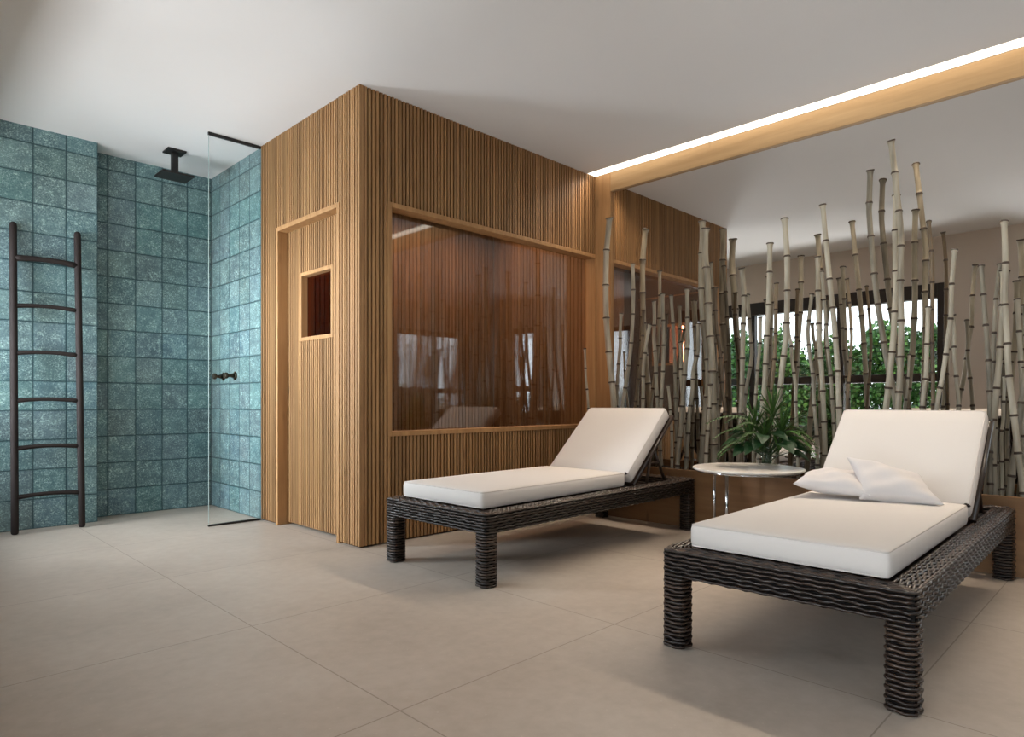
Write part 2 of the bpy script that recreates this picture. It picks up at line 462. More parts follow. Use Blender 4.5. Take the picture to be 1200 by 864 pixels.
f = MB(); f.box(-1.24, -1.16, -.95, -.87, 0, 2.3); f.box(-1.24, -1.16, .87, .95, 0, 2.3); f.box(-1.24, -1.16, -.87, .87, 2.22, 2.3); f.box(-1.24, -1.16, -.87, .87, 0, .06); f.box(-1.24, -1.16, -.04, .04, .06, 2.22)
struct(f.build('door_frame', M['frame_dark'], root, bevel=.004))
struct(MB().box(-1.203, -1.197, -.87, -.04, .06, 2.22).box(-1.203, -1.197, .04, .87, .06, 2.22).build('door_pane', M['glass'], root))
window('window_2', 'y', *W2, (1.0,), 1.05, .10)
window('window_3', 'x', *W3, (), 1.08, .10)

# ------------------------------------------------------------------ sauna built into the corner
PITCH, SW, SD = .0281, .0172, .021
def slats_y(m, y0, y1, z0, z1, x):      # slats standing on the door side (facing -x)
    n = max(1, round((y1-y0)/PITCH)); p = (y1-y0)/n
    for k in range(n):
        yc = y0+(k+.5)*p
        m.box(x, x+SD, yc-SW/2, yc+SW/2, z0, z1)
def slats_x(m, x0, x1, z0, z1, y):
    n = max(1, round((x1-x0)/PITCH)); p = (x1-x0)/n
    for k in range(n):
        xc = x0+(k+.5)*p
        m.box(xc-SW/2, xc+SW/2, y, y+SD, z0, z1)
DY0, DY1, DZ = 3.655, 4.529, 2.137         # door opening with its casing
WX0, WX1, WZ0, WZ1 = 2.333, 4.451, .669, 2.136   # sauna window with its casing
# door side
m = MB()
m.box(XC, XC+.03, YF-.001, YF+.022, .012, HC)            # corner post
slats_y(m, YF+.024, DY0, .012, HC, XC); slats_y(m, DY1, YE, .012, HC, XC); slats_y(m, DY0, DY1, DZ, HC, XC)
o = struct(m.build('wall_sauna_door_side', M['slat']))
m = MB()
m.box(XC+SD, XC+.11, YF+.0175, DY0+.01, 0, HC); m.box(XC+SD, XC+.11, DY1-.01, YE-.001, 0, HC); m.box(XC+SD, XC+.11, DY0+.01, DY1-.01, DZ-.01, HC)
struct(m.build('backing_board', M['backing'], o))
# front
m = MB()
slats_x(m, XC+.032, WX0, .012, HC, YF); slats_x(m, WX0, WX1, .012, WZ0, YF); slats_x(m, WX0, WX1, WZ1, HC, YF)
o = struct(m.build('wall_sauna_front', M['slat']))
m = MB(); yb = YF+SD+.0035
m.box(XC+.11, WX0+.01, yb, YF+.11, 0, HC); m.box(WX0+.01, WX1-.01, yb, YF+.11, 0, WZ0+.01); m.box(WX0+.01, WX1-.01, yb, YF+.11, WZ1-.01, HC)
m.box(WX1-.01, XM+.015, yb, YF+.11, 0, HC)
struct(m.build('backing_board', M['backing'], o))
struct(MB().box(4.45, 4.462, YF-.003, YF+.016, 0, HC).build('corner_lath', M['timber'], o))
# interior
struct(MB().box(XC+.11, XM+.015, YE-.06, YE-.002, 0, HC).build('wall_sauna_rear', M['backing']))
m = MB()
k = XC+.12
while k < XM-.03: m.box(k, k+.034, YE-.075, YE-.06, .0, 2.52); k += .041
struct(m.build('wall_sauna_lining', M['sauna_wood']))
m = MB(); k = YF+.12
while k < YE-.11: m.box(XM-.02, XM-.005, k, k+.034, .0, 2.52); k += .041
struct(m.build('wall_sauna_lining_side', M['sauna_wood']))
struct(MB().box(XC+.11, XM+.015, YF+.11, YE-.06, 2.52, 2.56).build('ceiling_sauna', M['sauna_wood']))

# window of the sauna
root = empty_struct('window_4')
f = MB(); t = .03; y0, y1 = YF-.008, YF+.10
f.box(WX0, WX0+t, y0, y1, WZ0, WZ1); f.box(WX1-t, WX1, y0, y1, WZ0, WZ1)
f.box(WX0+t, WX1-t, y0, y1, WZ1-t, WZ1); f.box(WX0+t, WX1-t, y0, y1, WZ0, WZ0+t)
struct(f.build('window_frame', M['timber'], root, bevel=.002))
g = MB().box(WX0+t, WX1-t, YF+.085, YF+.091, WZ0+t, WZ1-t)
struct(g.build('window_pane', M['wet_glass'], root))

# door of the sauna
root = empty_struct('door_1')
f = MB(); t = .03; x0, x1 = XC-.008, XC+.10
f.box(x0, x1, DY0, DY0+t, 0, DZ); f.box(x0, x1, DY1-t, DY1, 0, DZ); f.box(x0, x1, DY0+t, DY1-t, DZ-t, DZ)
struct(f.build('door_frame', M['timber'], root, bevel=.002))
XD = XC+.086
VY0, VY1, VZ0, VZ1 = 3.857, 4.311, 1.31, 1.79
m = MB()
slats_y(m, DY0+t, VY0, .02, DZ-t, XD-SD); slats_y(m, VY1, DY1-t, .02, DZ-t, XD-SD)
slats_y(m, VY0, VY1, .02, VZ0, XD-SD); slats_y(m, VY0, VY1, VZ1, DZ-t, XD-SD)
lf = struct(m.build('door_leaf', M['slat'], root))
m = MB()
m.box(XD, XD+.045, DY0+t, VY0+.01, .012, DZ-t); m.box(XD, XD+.045, VY1-.01, DY1-t, .012, DZ-t)
m.box(XD, XD+.045, VY0+.01, VY1-.01, .012, VZ0+.01); m.box(XD, XD+.045, VY0+.01, VY1-.01, VZ1-.01, DZ-t)
struct(m.build('door_board', M['backing'], lf))
f = MB(); t2 = .026; x0, x1 = XD-.022, XD+.05
f.box(x0, x1, VY0, VY0+t2, VZ0, VZ1); f.box(x0, x1, VY1-t2, VY1, VZ0, VZ1)
f.box(x0, x1, VY0+t2, VY1-t2, VZ1-t2, VZ1); f.box(x0, x1, VY0+t2, VY1-t2, VZ0, VZ0+t2)
struct(f.build('light_frame', M['timber'], lf, bevel=.002))
struct(MB().box(XD+.025, XD+.031, VY0+t2, VY1-t2, VZ0+t2, VZ1-t2).build('door_pane', M['door_glass'], lf))

# ------------------------------------------------------------------ mirror with its timber surround, strip light above
YS = -1.2                                                 # where mirror and planter stop, behind the photographer's shoulder
root = thing('wall_mirror', 'huge mirror behind the bamboo, framed by a pale timber post and beam', 'mirror', (XM, 1.1, 0))
root['kind'] = 'thing'
def rel(m, r): m.v = [(x-r[0], y-r[1], z-r[2]) for x, y, z in m.v]; return m
rm = (XM, 1.1, 0)
rel(MB().box(XM, XM+.012, YS+.005, YF-.157, .02, 2.645), rm).build('mirror_glass', M['mirror'], root)
rel(MB().box(XM-.025, XM+.018, YF-.157, YF-.003, 0, HC-.002), rm).build('post', M['timber'], root, bevel=.002)
rel(MB().box(XM-.025, XM+.018, YN+.005, YF-.157, 2.644, HC-.002), rm).build('beam', M['beam'], root, bevel=.002)
root = thing('strip_light', 'long warm glowing strip light set in the ceiling along the beam', 'light', (4.38, .2, HC))
r_ = (4.38, .2, HC)
rel(MB().box(4.3255, 4.4355, YN+.01, YF-.004, HC+.001, HC+.007), r_).build('diffuser', M['strip'], root)
m = MB(); m.box(4.3235, 4.4365, YN+.01, YF-.004, HC+.008, HC+.056)
rel(m, r_).build('housing', M['ceiling'], root)

# ------------------------------------------------------------------ planter
PX, PH = 4.128, .405
rp = (4.3, 1.1, 0)
root = thing('bamboo_planter', 'long low brown wooden planter box along the foot of the mirror', 'planter', rp)
m = MB(); m.box(PX, PX+.022, YS, YF-.002, .0, PH); rel(m, rp).build('front_board', M['planter'], root, bevel=.002)
m = MB(); m.box(PX+.022, XM-.026, YS, YS+.022, 0, PH); rel(m, rp).build('end_board', M['planter'], root, bevel=.002)
m = MB(); nx, ny = 8, 90
for i in range(nx):
    for j in range(ny):
        pts = []
        for a, b in ((i, j), (i+1, j), (i+1, j+1), (i, j+1)):
            x = PX+.022+(XM-.028-PX-.022)*a/nx; y = YS+.022+(YF-.18-YS-.022)*b/ny
            rr = random.Random(a*1000+b)
            pts.append((x, y, .35+rr.uniform(-.008, .01)))
        m.quad(pts)
rel(m, rp).build('soil', M['soil'], root)['kind'] = 'stuff'

# ------------------------------------------------------------------ shower
rs = (1.944, YE, 0)
root = thing('shower_screen', 'clear full height glass shower screen with black top and bottom rails', 'shower screen', rs)
rel(MB().box(1.756, 2.128, YE-.004, YE+.004, .014, HC-.02), rs).build('glass_pane', M['glass'], root)
rel(MB().box(1.7545, 1.7558, YE-.004, YE+.004, .014, HC-.022), rs).build('polished_edge', M['glass_edge'], root)
rel(MB().box(1.752, 2.130, YE-.009, YE+.009, HC-.022, HC-.001), rs).build('top_rail', M['black'], root)
rel(MB().box(1.752, 2.130, YE-.009, YE+.009, .001, .014), rs).build('bottom_rail', M['black'], root)
hx, hy = 1.707, 5.35
root = thing('rain_shower', 'square black rain shower head hanging from the ceiling', 'shower head', (hx, hy, HC))
MB().box(-.066, .066, -.066, .066, -.014, -.001).build('ceiling_plate', M['black'], root, bevel=.002)
MB().box(-.022, .022, -.022, .022, -.185, -.014).build('drop_pipe', M['black'], root, bevel=.002)
MB().box(-.112, .112, -.10, .10, -.20, -.185).build('head', M['black'], root, bevel=.002)
RX = Matrix.Rotation(-PI/2, 4, 'Y')
for y, lab in ((5.52, 'small dark shower tap on the tiles, nearer the inner corner'), (5.285, 'small dark shower tap on the tiles, nearer the glass edge')):
    root = thing('shower_tap', lab, 'tap', (2.143, y, 1.095), group='taps on the shower wall')
    MB().lathe([(.034, .001), (.034, .008), (.02, .014)], 20, mat=RX).build('flange', M['bronze'], root)
    MB().lathe([(.02, .014), (.013, .045), (.011, .06)], 16, mat=RX).build('body', M['bronze'], root)
    MB().lathe([(.011, .06), (.024, .064), (.026, .078), (.022, .086)], 16, mat=RX).build('handle', M['bronze'], root)

# ------------------------------------------------------------------ towel ladder
root = thing('towel_ladder', 'dark wooden towel ladder with six rungs leaning on the teal tiles', 'ladder', (.93, 5.41, 0))
def rail_pts(x0, x1): return Vector((x0, 5.405, .0)), Vector((x1, 5.551, 2.112))
A0, A1 = rail_pts(.735, .745); B0, B1 = rail_pts(1.115, 1.117)
for a, b in ((A0, A1), (B0, B1)):
    K = 14; r = .0225
    pts = [a.lerp(b, t) for t in (.0012, .004, .010)]+[a.lerp(b, .010+.975*k/K) for k in range(1, K)]+[a.lerp(b, t) for t in (.988, .996, .9995)]
    rr = [r*.55, r*.9, r]+[r]*(K-1)+[r, r*.85, r*.45]
    rel(MB().tube(pts, rr, 14), (.93, 5.41, 0)).build('rail', M['ladder'], root)
for hgt in (1.865, 1.538, 1.216, .893, .572, .246):
    t = hgt/2.112; a, b = A0.lerp(A1, t), B0.lerp(B1, t)
    pts = [a.lerp(b, .02+.96*k/10)+Vector((0, 0, .012*math.sin(PI*k/10))) for k in range(11)]
    rr = [.0165, .0155, .0145, .014, .0135, .0135, .0135, .014, .0145, .0155, .0165]
    rel(MB().tube(pts, rr if hgt < 1.8 else [x*1.35 for x in rr], 10), (.93, 5.41, 0)).build('rung', M['ladder'], root)

# ------------------------------------------------------------------ loungers
LW, LL = .812, 2.02            # width, length of a lounger
RIM, RT, RB = .088, .355, .258 # rim width, top and underside of the woven frame
STK = .031                     # spacing of the stakes the wicker passes round

def loop_rect(x0, x1, y0, y1, rad=.012):
    """points of a rounded rectangle with outward normals, sampled along the weave"""
    pts = []
    def side(a, b, n):
        ln = math.hypot(b[0]-a[0], b[1]-a[1]); k = max(3, int(round(ln/STK))*5)
        for i in range(k):
            t = i/k; pts.append((a[0]+(b[0]-a[0])*t, a[1]+(b[1]-a[1])*t, n[0], n[1], t*round(ln/STK)))
    side((x0+rad, y0), (x1-rad, y0), (0, -1)); side((x1, y0+rad), (x1, y1-rad), (1, 0))
    side((x1-rad, y1), (x0+rad, y1), (0, 1)); side((x0, y1-rad), (x0, y0+rad), (-1, 0))
    return pts
def strand(m, x0, x1, y0, y1, z, row, r=.0052, amp=.0030, flat=None):
    P = []
    for (x, y, nx, ny, ph) in loop_rect(x0, x1, y0, y1):
        w = math.sin(PI*ph+(PI if row % 2 else 0))
        dz = .0013*math.sin(PI*ph+.7*(row % 3))
        if flat is None: P.append((x+nx*amp*w, y+ny*amp*w, z+dz))
        else: P.append((x+nx*dz, y+ny*dz, z+amp*w))
    m.tube(P, r, 5, closed=True)

def rounded_cushion(lx, ly, lz, r=.022, crown=.006, n=14):
    """box cushion: rounded edges, slightly crowned faces; corner at the origin"""
    m = MB(); idx = {}
    def key(i, j, k): return (i, j, k)
    NX, NY, NZ = max(10, int(lx/.05)), max(8, int(ly/.05)), 6
    def axis(t, l):
        return t*l
    def s(i, n_, l):       # denser near the edges
        if i == 0: return 0
        if i == n_: return l
        if i == 1: return r*.35
        if i == n_-1: return l-r*.35
        if i == 2: return r
        if i == n_-2: return l-r
        return r+(l-2*r)*(i-2)/(n_-4)
    def vert(i, j, k):
        if (i, j, k) in idx: return idx[i, j, k]
        p = Vector((s(i, NX, lx), s(j, NY, ly), s(k, NZ, lz)))
        q = Vector((min(max(p.x, r), lx-r), min(max(p.y, r), ly-r), min(max(p.z, r), lz-r)))
        d = p-q
        if d.length > 1e-9: p = q+d.normalized()*r if sum(abs(c) > 1e-9 for c in d) > 1 else p
        u, v, w = 2*p.x/lx-1, 2*p.y/ly-1, 2*p.z/lz-1
        if w > .5: p.z += crown*(1-abs(u)**4)*(1-abs(v)**4)
        e = .004*(1-w*w)
        if abs(v) > .97: p.y += math.copysign(e*(1-u**8), v)
        if abs(u) > .97: p.x += math.copysign(e*(1-v**8), u)
        idx[i, j, k] = len(m.v); m.v.append(tuple(p)); return idx[i, j, k]
    def f(a): m.f.append(tuple(a)); m.m.append(0); m.smooth.append(True)
    for i in range(NX):
        for j in range(NY):
            f((vert(i, j, NZ), vert(i+1, j, NZ), vert(i+1, j+1, NZ), vert(i, j+1, NZ)))
            f((vert(i, j, 0), vert(i, j+1, 0), vert(i+1, j+1, 0), vert(i+1, j, 0)))
    for i in range(NX):
        for k in range(NZ):
            f((vert(i, 0, k), vert(i+1, 0, k), vert(i+1, 0, k+1), vert(i, 0, k+1)))
            f((vert(i, NY, k), vert(i, NY, k+1), vert(i+1, NY, k+1), vert(i+1, NY, k)))
    for j in range(NY):
        for k in range(NZ):
            f((vert(0, j, k), vert(0, j, k+1), vert(0, j+1, k+1), vert(0, j+1, k)))
            f((vert(NX, j, k), vert(NX, j+1, k), vert(NX, j+1, k+1), vert(NX, j, k+1)))
    return m
def piping(lx, ly, z, r=.022, rad=.0032):
    i = r*.42; P = []
    for cx, cy, a0 in ((lx-r, ly-r, 0), (r, ly-r, 90), (r, r, 180), (lx-r, r, 270)):
        for a in range(0, 91, 15):
            t = math.radians(a0+a); rr = r-r*.30
            P.append((cx+rr*math.cos(t)+math.copysign(.002, math.cos(t)), cy+rr*math.sin(t), z))
    return MB().tube(P, rad, 6, closed=True)

def make_lounger(label):
    root = thing('sun_lounger', label, 'sun lounger', group='wicker loungers in front of the mirror')
    # frame: woven rim round the whole lounger
    m = MB(); c = .009
    for (x0, x1, y0, y1) in ((c, LL-c, c, RIM-c), (c, LL-c, LW-RIM+c, LW-c), (c, RIM-c, RIM-c, LW-RIM+c), (LL-RIM+c, LL-c, RIM-c, LW-RIM+c)):
        m.box(x0, x1, y0, y1, RB+c, RT-c, 1)
    z = RB+.005; row = 0
    while z < RT-.004:
        strand(m, .004, LL-.004, .004, LW-.004, z, row); strand(m, RIM-.004, LL-RIM+.004, RIM-.004, LW-RIM+.004, z, row)
        z += .0142; row += 1
    for k in range(7):
        o = .010+k*(RIM-.020)/6
        strand(m, o, LL-o, o, LW-o, RT-.004, k, flat=1); strand(m, o, LL-o, o, LW-o, RB+.004, k, flat=1)
    m.build('frame', [M['wicker'], M['wicker_core']], root)
    # legs
    for lx in (0, LL-RIM):
        for ly in (0, LW-RIM):
            m = MB(); m.box(c, RIM-c, c, RIM-c, .002, RB, 1)
            z = .007; row = 1
            while z < RB-.004:
                strand(m, .004, RIM-.004, .004, RIM-.004, z, row, .0053, .0028); z += .0142; row += 1
            m.build('leg', [M['wicker'], M['wicker_core']], root, (lx, ly, 0))
    # deck of woven bands between the rims
    m = MB(); m.box(RIM-.012, 1.40, RIM-.012, LW-RIM+.012, .318, .325)
    k = RIM+.02
    while k < 1.40:
        P = [(k, y, .329+.003*math.sin(PI*i+k*90)) for i, y in enumerate([RIM+(LW-2*RIM)*t/14 for t in range(15)])]
        m.tube(P, .0065, 5); k += .022
    for x in (1.50, 1.60, 1.70): m.box(x, x+.045, RIM-.012, LW-RIM+.012, .318, .334)
    m.build('deck', M['wicker'], root)
    # seat cushion
    cy = .082; cw = .648; T = .088
    seat = rounded_cushion(1.225, cw, T).build('seat_cushion', M['fabric'], root, (.056, cy, RT+.004))
    piping(1.225, cw, T-.006).build('piping', M['piping'], seat); piping(1.225, cw, .008).build('piping', M['piping'], seat)
    # raised back: x along the slope, hinged behind the seat
    ang = math.radians(41.5); BX, BZ = 1.353, .372
    R = Matrix.Translation((BX, cy, BZ)) @ Matrix.Rotation(-ang, 4, 'Y')
    bk = rounded_cushion(.625, cw, .082).build('back_cushion', M['fabric'], root); bk.matrix_local = R
    piping(.625, cw, .082-.006).build('piping', M['piping'], bk); piping(.625, cw, .008).build('piping', M['piping'], bk)
    t = MB().tube([(.012, .02, .075), (.004, .012, .092), (-.004, .004, .098), (-.010, -.004, .094)], .006, 6); t.build('tie', M['ladder'], bk)
    p = MB(); p.box(.0, .64, -.004, cw+.004, -.026, -.002)
    for k in range(10): p.tube([(.0+.64*t/24, .02+k*(cw-.04)/9, -.028+.002*math.sin(PI*t+k*PI)) for t in range(25)], .006, 5)
    for y in (-.004, cw+.004): p.tube([(.0, y, -.014), (.64, y, -.014)], .013, 8)
    p.tube([(.64, -.004, -.014), (.64, cw+.004, -.014)], .013, 8)
    pb = p.build('backrest', M['wicker'], root); pb.matrix_local = R
    # props that hold the back up
    def onback(s): q = R @ Vector((s, 0, -.028)); return q.x, q.z
    for y in (cy+.03, cy+cw-.03):
        x, zz = onback(.36); m = MB()
        m.tube([(x, y, zz), (x+.16, y, .338)], .011, 8); m.tube([(x-.01, y, zz), (x-.075, y, .338)], .011, 8)
        m.tube([(x-.075, y, .338), (x+.16, y, .338)], .010, 8); m.tube([(x-.045, y, zz-.11), (x+.085, y, zz-.11)], .008, 8)
        m.build('prop', M['wicker'], root)
    return root
lg = make_lounger('dark wicker sun lounger with bare white cushions beside the sauna window')
lg.location = (2.09, 2.262, 0); lg.rotation_euler.z = math.radians(1.2)
def copy_tree(o, parent=None):
    d = o.copy(); COL.objects.link(d)
    if parent: d.parent = parent
    for ch in list(o.children): copy_tree(ch, d)
    return d
lg2 = copy_tree(lg); lg2.location = (2.083, .488, 0)
lg2['label'] = 'dark wicker sun lounger carrying two scatter pillows on its white cushions'

# ------------------------------------------------------------------ pillows on the near lounger
def pillow(label, corners, T, seed):
    """soft pillow spanned by four corners: front far, front near, back near, back far"""
    rnd = random.Random(seed); n = 28
    A, B, C, D = [Vector(p) for p in corners]; cen = (A+B+C+D)/4
    e3 = ((B-A)+(C-D)).cross((D-A)+(C-B)).normalized()
    m = MB(); top = {}; bot = {}; ph = [rnd.uniform(0, 6) for _ in range(6)]
    for i in range(n+1):
        for j in range(n+1):
            u, v = math.sin(PI/2*(2*i/n-1)), math.sin(PI/2*(2*j/n-1))
            x = u*(1-.14*(1-v*v)*abs(u)**3); y = v*(1-.14*(1-u*u)*abs(v)**3)
            s, t = (x+1)/2, (y+1)/2
            p = A*(1-s)*(1-t)+B*s*(1-t)+C*s*t+D*(1-s)*t-cen
            h = max(0, (1-u*u)*(1-v*v))**.42
            wr = .006*math.sin(5*u+3*v+ph[0])*h+.004*math.sin(9*v-4*u+ph[1])*h
            for d, sg in ((top, 1), (bot, -1)):
                if d is bot and (i in (0, n) or j in (0, n)): bot[i, j] = top[i, j]; continue
                z = sg*T*h+wr*(1 if sg > 0 else .4)
                d[i, j] = len(m.v); m.v.append(tuple(p+e3*z))
    for i in range(n):
        for j in range(n):
            for d, fl in ((top, 0), (bot, 1)):
                q = [d[i, j], d[i+1, j], d[i+1, j+1], d[i, j+1]]
                m.f.append(tuple(reversed(q)) if fl else tuple(q)); m.m.append(0); m.smooth.append(True)
    o = m.build('scatter_pillow', M['pillow'], loc=cen)
    return tag(o, label, 'pillow', 'scatter pillows on the near lounger')
pillow('white scatter pillow lying flat at the lounger edge by the round table',
       ((3.02, 1.205, .512), (3.09, .90, .478), (3.34, .97, .548), (3.28, 1.25, .535)), .046, 3)
pillow('white scatter pillow tilted against the backrest, overlapping the flat pillow',
       ((3.076, .942, .462), (3.185, .648, .458), (3.42, .79, .545), (3.25, 1.05, .63)), .05, 8)

# ------------------------------------------------------------------ side table
TX, TY, TH = 3.80, 1.785, .489
root = thing('side_table', 'round pale stone topped side table between the two loungers', 'table', (TX, TY, 0))
MB().lathe([(.300, -.016), (.316, -.014), (.321, -.008), (.321, -.003), (.317, 0)], 72).build('tabletop', M['marble'], root, (0, 0, TH))
MB().lathe([(.290, -.026), (.298, -.026), (.298, -.0165), (.290, -.0165)], 64, close=False).build('rim_plate', M['chrome'], root, (0, 0, TH))
lgs = [(3.66, 1.85), (3.86, 2.035)]
for x, y in lgs:
    MB().tube([(x-TX, y-TY, .012), (x-TX, y-TY, TH-.017)], .0095, 14).build('leg', M['chrome'], root)
m = MB()
m.tube([(3.66-TX, 1.85-TY, .010), (3.86-TX, 2.035-TY, .010)], .0098, 12)
m.tube([(3.66-TX, 1.85-TY, .010), (3.78-TX, 1.55-TY, .010)], .0098, 12); m.tube([(3.86-TX, 2.035-TY, .010), (4.02-TX, 1.72-TY, .010)], .0098, 12)
m.build('foot_bars', M['chrome'], root)

# ------------------------------------------------------------------ vase with greenery
VX, VY = 3.93, 1.725
root = thing('glass_vase', 'clear glass vase on the round table holding green leaves', 'vase', (VX, VY, TH+.001))
MB().lathe([(.045, 0), (.056, .004), (.066, .05), (.070, .11), (.072, .15), (.069, .15), (.067, .11), (.062, .05), (.05, .012), (.0005, .010)], 36, close=False).build('glass', M['glass'], root)
MB().lathe([(.049, .013), (.061, .05), (.064, .085), (.001, .085)], 30).build('water', M['glass'], root)
RT_, FW, UP = Vector((.7071, -.7071, 0)), Vector((.7071, .7071, 0)), Vector((0, 0, 1))
root = thing('leafy_bouquet', 'bushy bunch of mixed dark green leaves in the glass vase', 'plant', (VX, VY, TH+.02))
rnd = random.Random(11)
def leaf_mesh(base, d, nrm, ln, wd, droop, m=None, n=8, fold=.15):
    m = m or MB(); d = Vector(d).normalized(); s = d.cross(Vector(nrm)).normalized(); up = s.cross(d)
    rows = []
    for k in range(n+1):
        t = k/n; w = wd*(math.sin(PI*min(1, t**.8))**.8 if 0 < t < 1 else .02)
        c_ = Vector(base)+d*ln*t-Vector((0, 0, 1))*droop*ln*t*t
        rows.append((c_+s*w+up*fold*w, c_, c_-s*w+up*fold*w))
    for a, b in zip(rows, rows[1:]):
        m.quad([a[0], a[1], b[1], b[0]], sm=True); m.quad([a[1], a[2], b[2], b[1]], sm=True)
    return m
def stem_pts(tip, bend=.06):
    a = Vector((rnd.uniform(-.025, .025), rnd.uniform(-.025, .025), 0)); tip = Vector(tip)
    q = Vector((tip.x*.18, tip.y*.18, tip.z*.62))
    return [a*(1-t)**2+q*2*t*(1-t)+tip*t*t for t in [k/10 for k in range(11)]]
def P3(r, f, u): return RT_*r+FW*f+UP*u
# spiky tufts
for tip, n_, ln in ((P3(.035, 0, .31), 44, .22), (P3(-.05, .05, .23), 34, .19), (P3(.07, -.05, .21), 30, .18), (P3(-.03, -.04, .17), 30, .17), (P3(-.11, -.02, .19), 30, .15), (P3(.03, .07, .2), 30, .18), (P3(.10, .03, .16), 26, .15), (P3(-.07, -.07, .11), 24, .14), (P3(.04, -.08, .10), 24, .13)):
    st = stem_pts(tip); MB().tube(st, .0035, 6).build('stem', M['stem'], root)
    m = MB()
    for k in range(n_):
        a = k*2.4; el = .15+1.2*(k/n_); d = Vector((math.cos(a)*math.cos(el), math.sin(a)*math.cos(el), math.sin(el)))
        leaf_mesh(Vector(tip)-UP*.05*(1-k/n_), d, UP+Vector((.01, .02, 0)), ln*rnd.uniform(.7, 1.15), .0058, .25*(1-el/1.4)+.05, m, 6)
    m.build('spiky_leaves', M['leaf_spiky'], root)
# broad leaves
for r, f, u, dr, ln, wd in ((.03, -.10, .13, .1, .15, .05), (-.09, -.05, .12, -.5, .14, .04), (-.14, -.02, .10, -.7, .12, .036), (-.06, -.09, .18, -.2, .13, .04), (.10, -.06, .12, .6, .12, .036),
                            (-.11, .06, .17, -.6, .13, .04), (.09, .07, .16, .7, .13, .04), (.02, .1, .2, .1, .14, .04), (.06, -.07, .15, .3, .11, .036), (-.07, -.08, .14, -.4, .12, .036), (.0, -.07, .19, .3, .12, .036), (-.13, .03, .2, -.6, .11, .03), (.13, -.03, .07, .7, .11, .032), (-.18, 0, .14, -.8, .10, .03), (.07, .0, .21, .4, .11, .034)):
    tip = P3(r, f, u); st = stem_pts(tip); s = MB().tube(st, .003, 6).build('stem', M['stem'], root)
    leaf_mesh(tip, P3(dr, -.5 if f < 0 else .4, .1), UP+P3(0, -.6, 0), ln, wd, .55, n=10).build('leaf', M['leaf'], root)
# feathery fronds
def frond(tip, out, ln, droop, mat, lw=.05, pairs=13):
    tip = Vector(tip); out = Vector(out).normalized()
    st = stem_pts(tip); end = [tip+out*ln*t-UP*droop*ln*t*t for t in [k/10 for k in range(1, 11)]]
    pts = st+end; MB().tube(pts, [.003]*11+[.0028-.0002*k for k in range(10)], 6).build('stem', M['stem'], root)
    m = MB(); side = out.cross(UP).normalized()
    for k in range(pairs):
        t = k/(pairs-1); c_ = tip+out*ln*t-UP*droop*ln*t*t
        for sg in (-1, 1):
            leaf_mesh(c_, side*sg+out*.7-UP*.25, UP, lw*(1-.55*t)*rnd.uniform(.8, 1.1), .0075, .35, m, 5)
    m.build('frond', mat, root)
for tip, out, ln, dr in ((P3(-.12, 0, .28), P3(-1, -.1, .32), .26, .42), (P3(-.10, .04, .22), P3(-1, .3, .15), .20, .5), (P3(-.08, -.03, .24), P3(-.8, -.4, .4), .18, .5), (P3(-.14, -.02, .16), P3(-1, 0, -.1), .16, .5), (P3(-.10, -.06, .2), P3(-.9, -.5, .2), .15, .6), (P3(-.06, .06, .27), P3(-.8, .5, .5), .18, .6), (P3(-.12, .05, .12), P3(-1, .2, .0), .15, .6)):
    frond(tip, out, ln, dr, M['leaf_spiky'])
for tip, out, ln, dr in ((P3(.12, -.02, .2), P3(1, -.1, .35), .17, .9), (P3(.13, .03, .18), P3(.9, .5, .2), .17, .9), (P3(.10, -.05, .2), P3(.6, -.8, .4), .14, .9), (P3(.14, 0, .15), P3(1, 0, .0), .14, .8), (P3(.12, -.05, .17), P3(.8, -.6, .2), .14, .9), (P3(.11, .0, .22), P3(.9, .1, .5), .15, .9)):
    frond(tip, out, ln, dr, M['leaf_light'], .06)
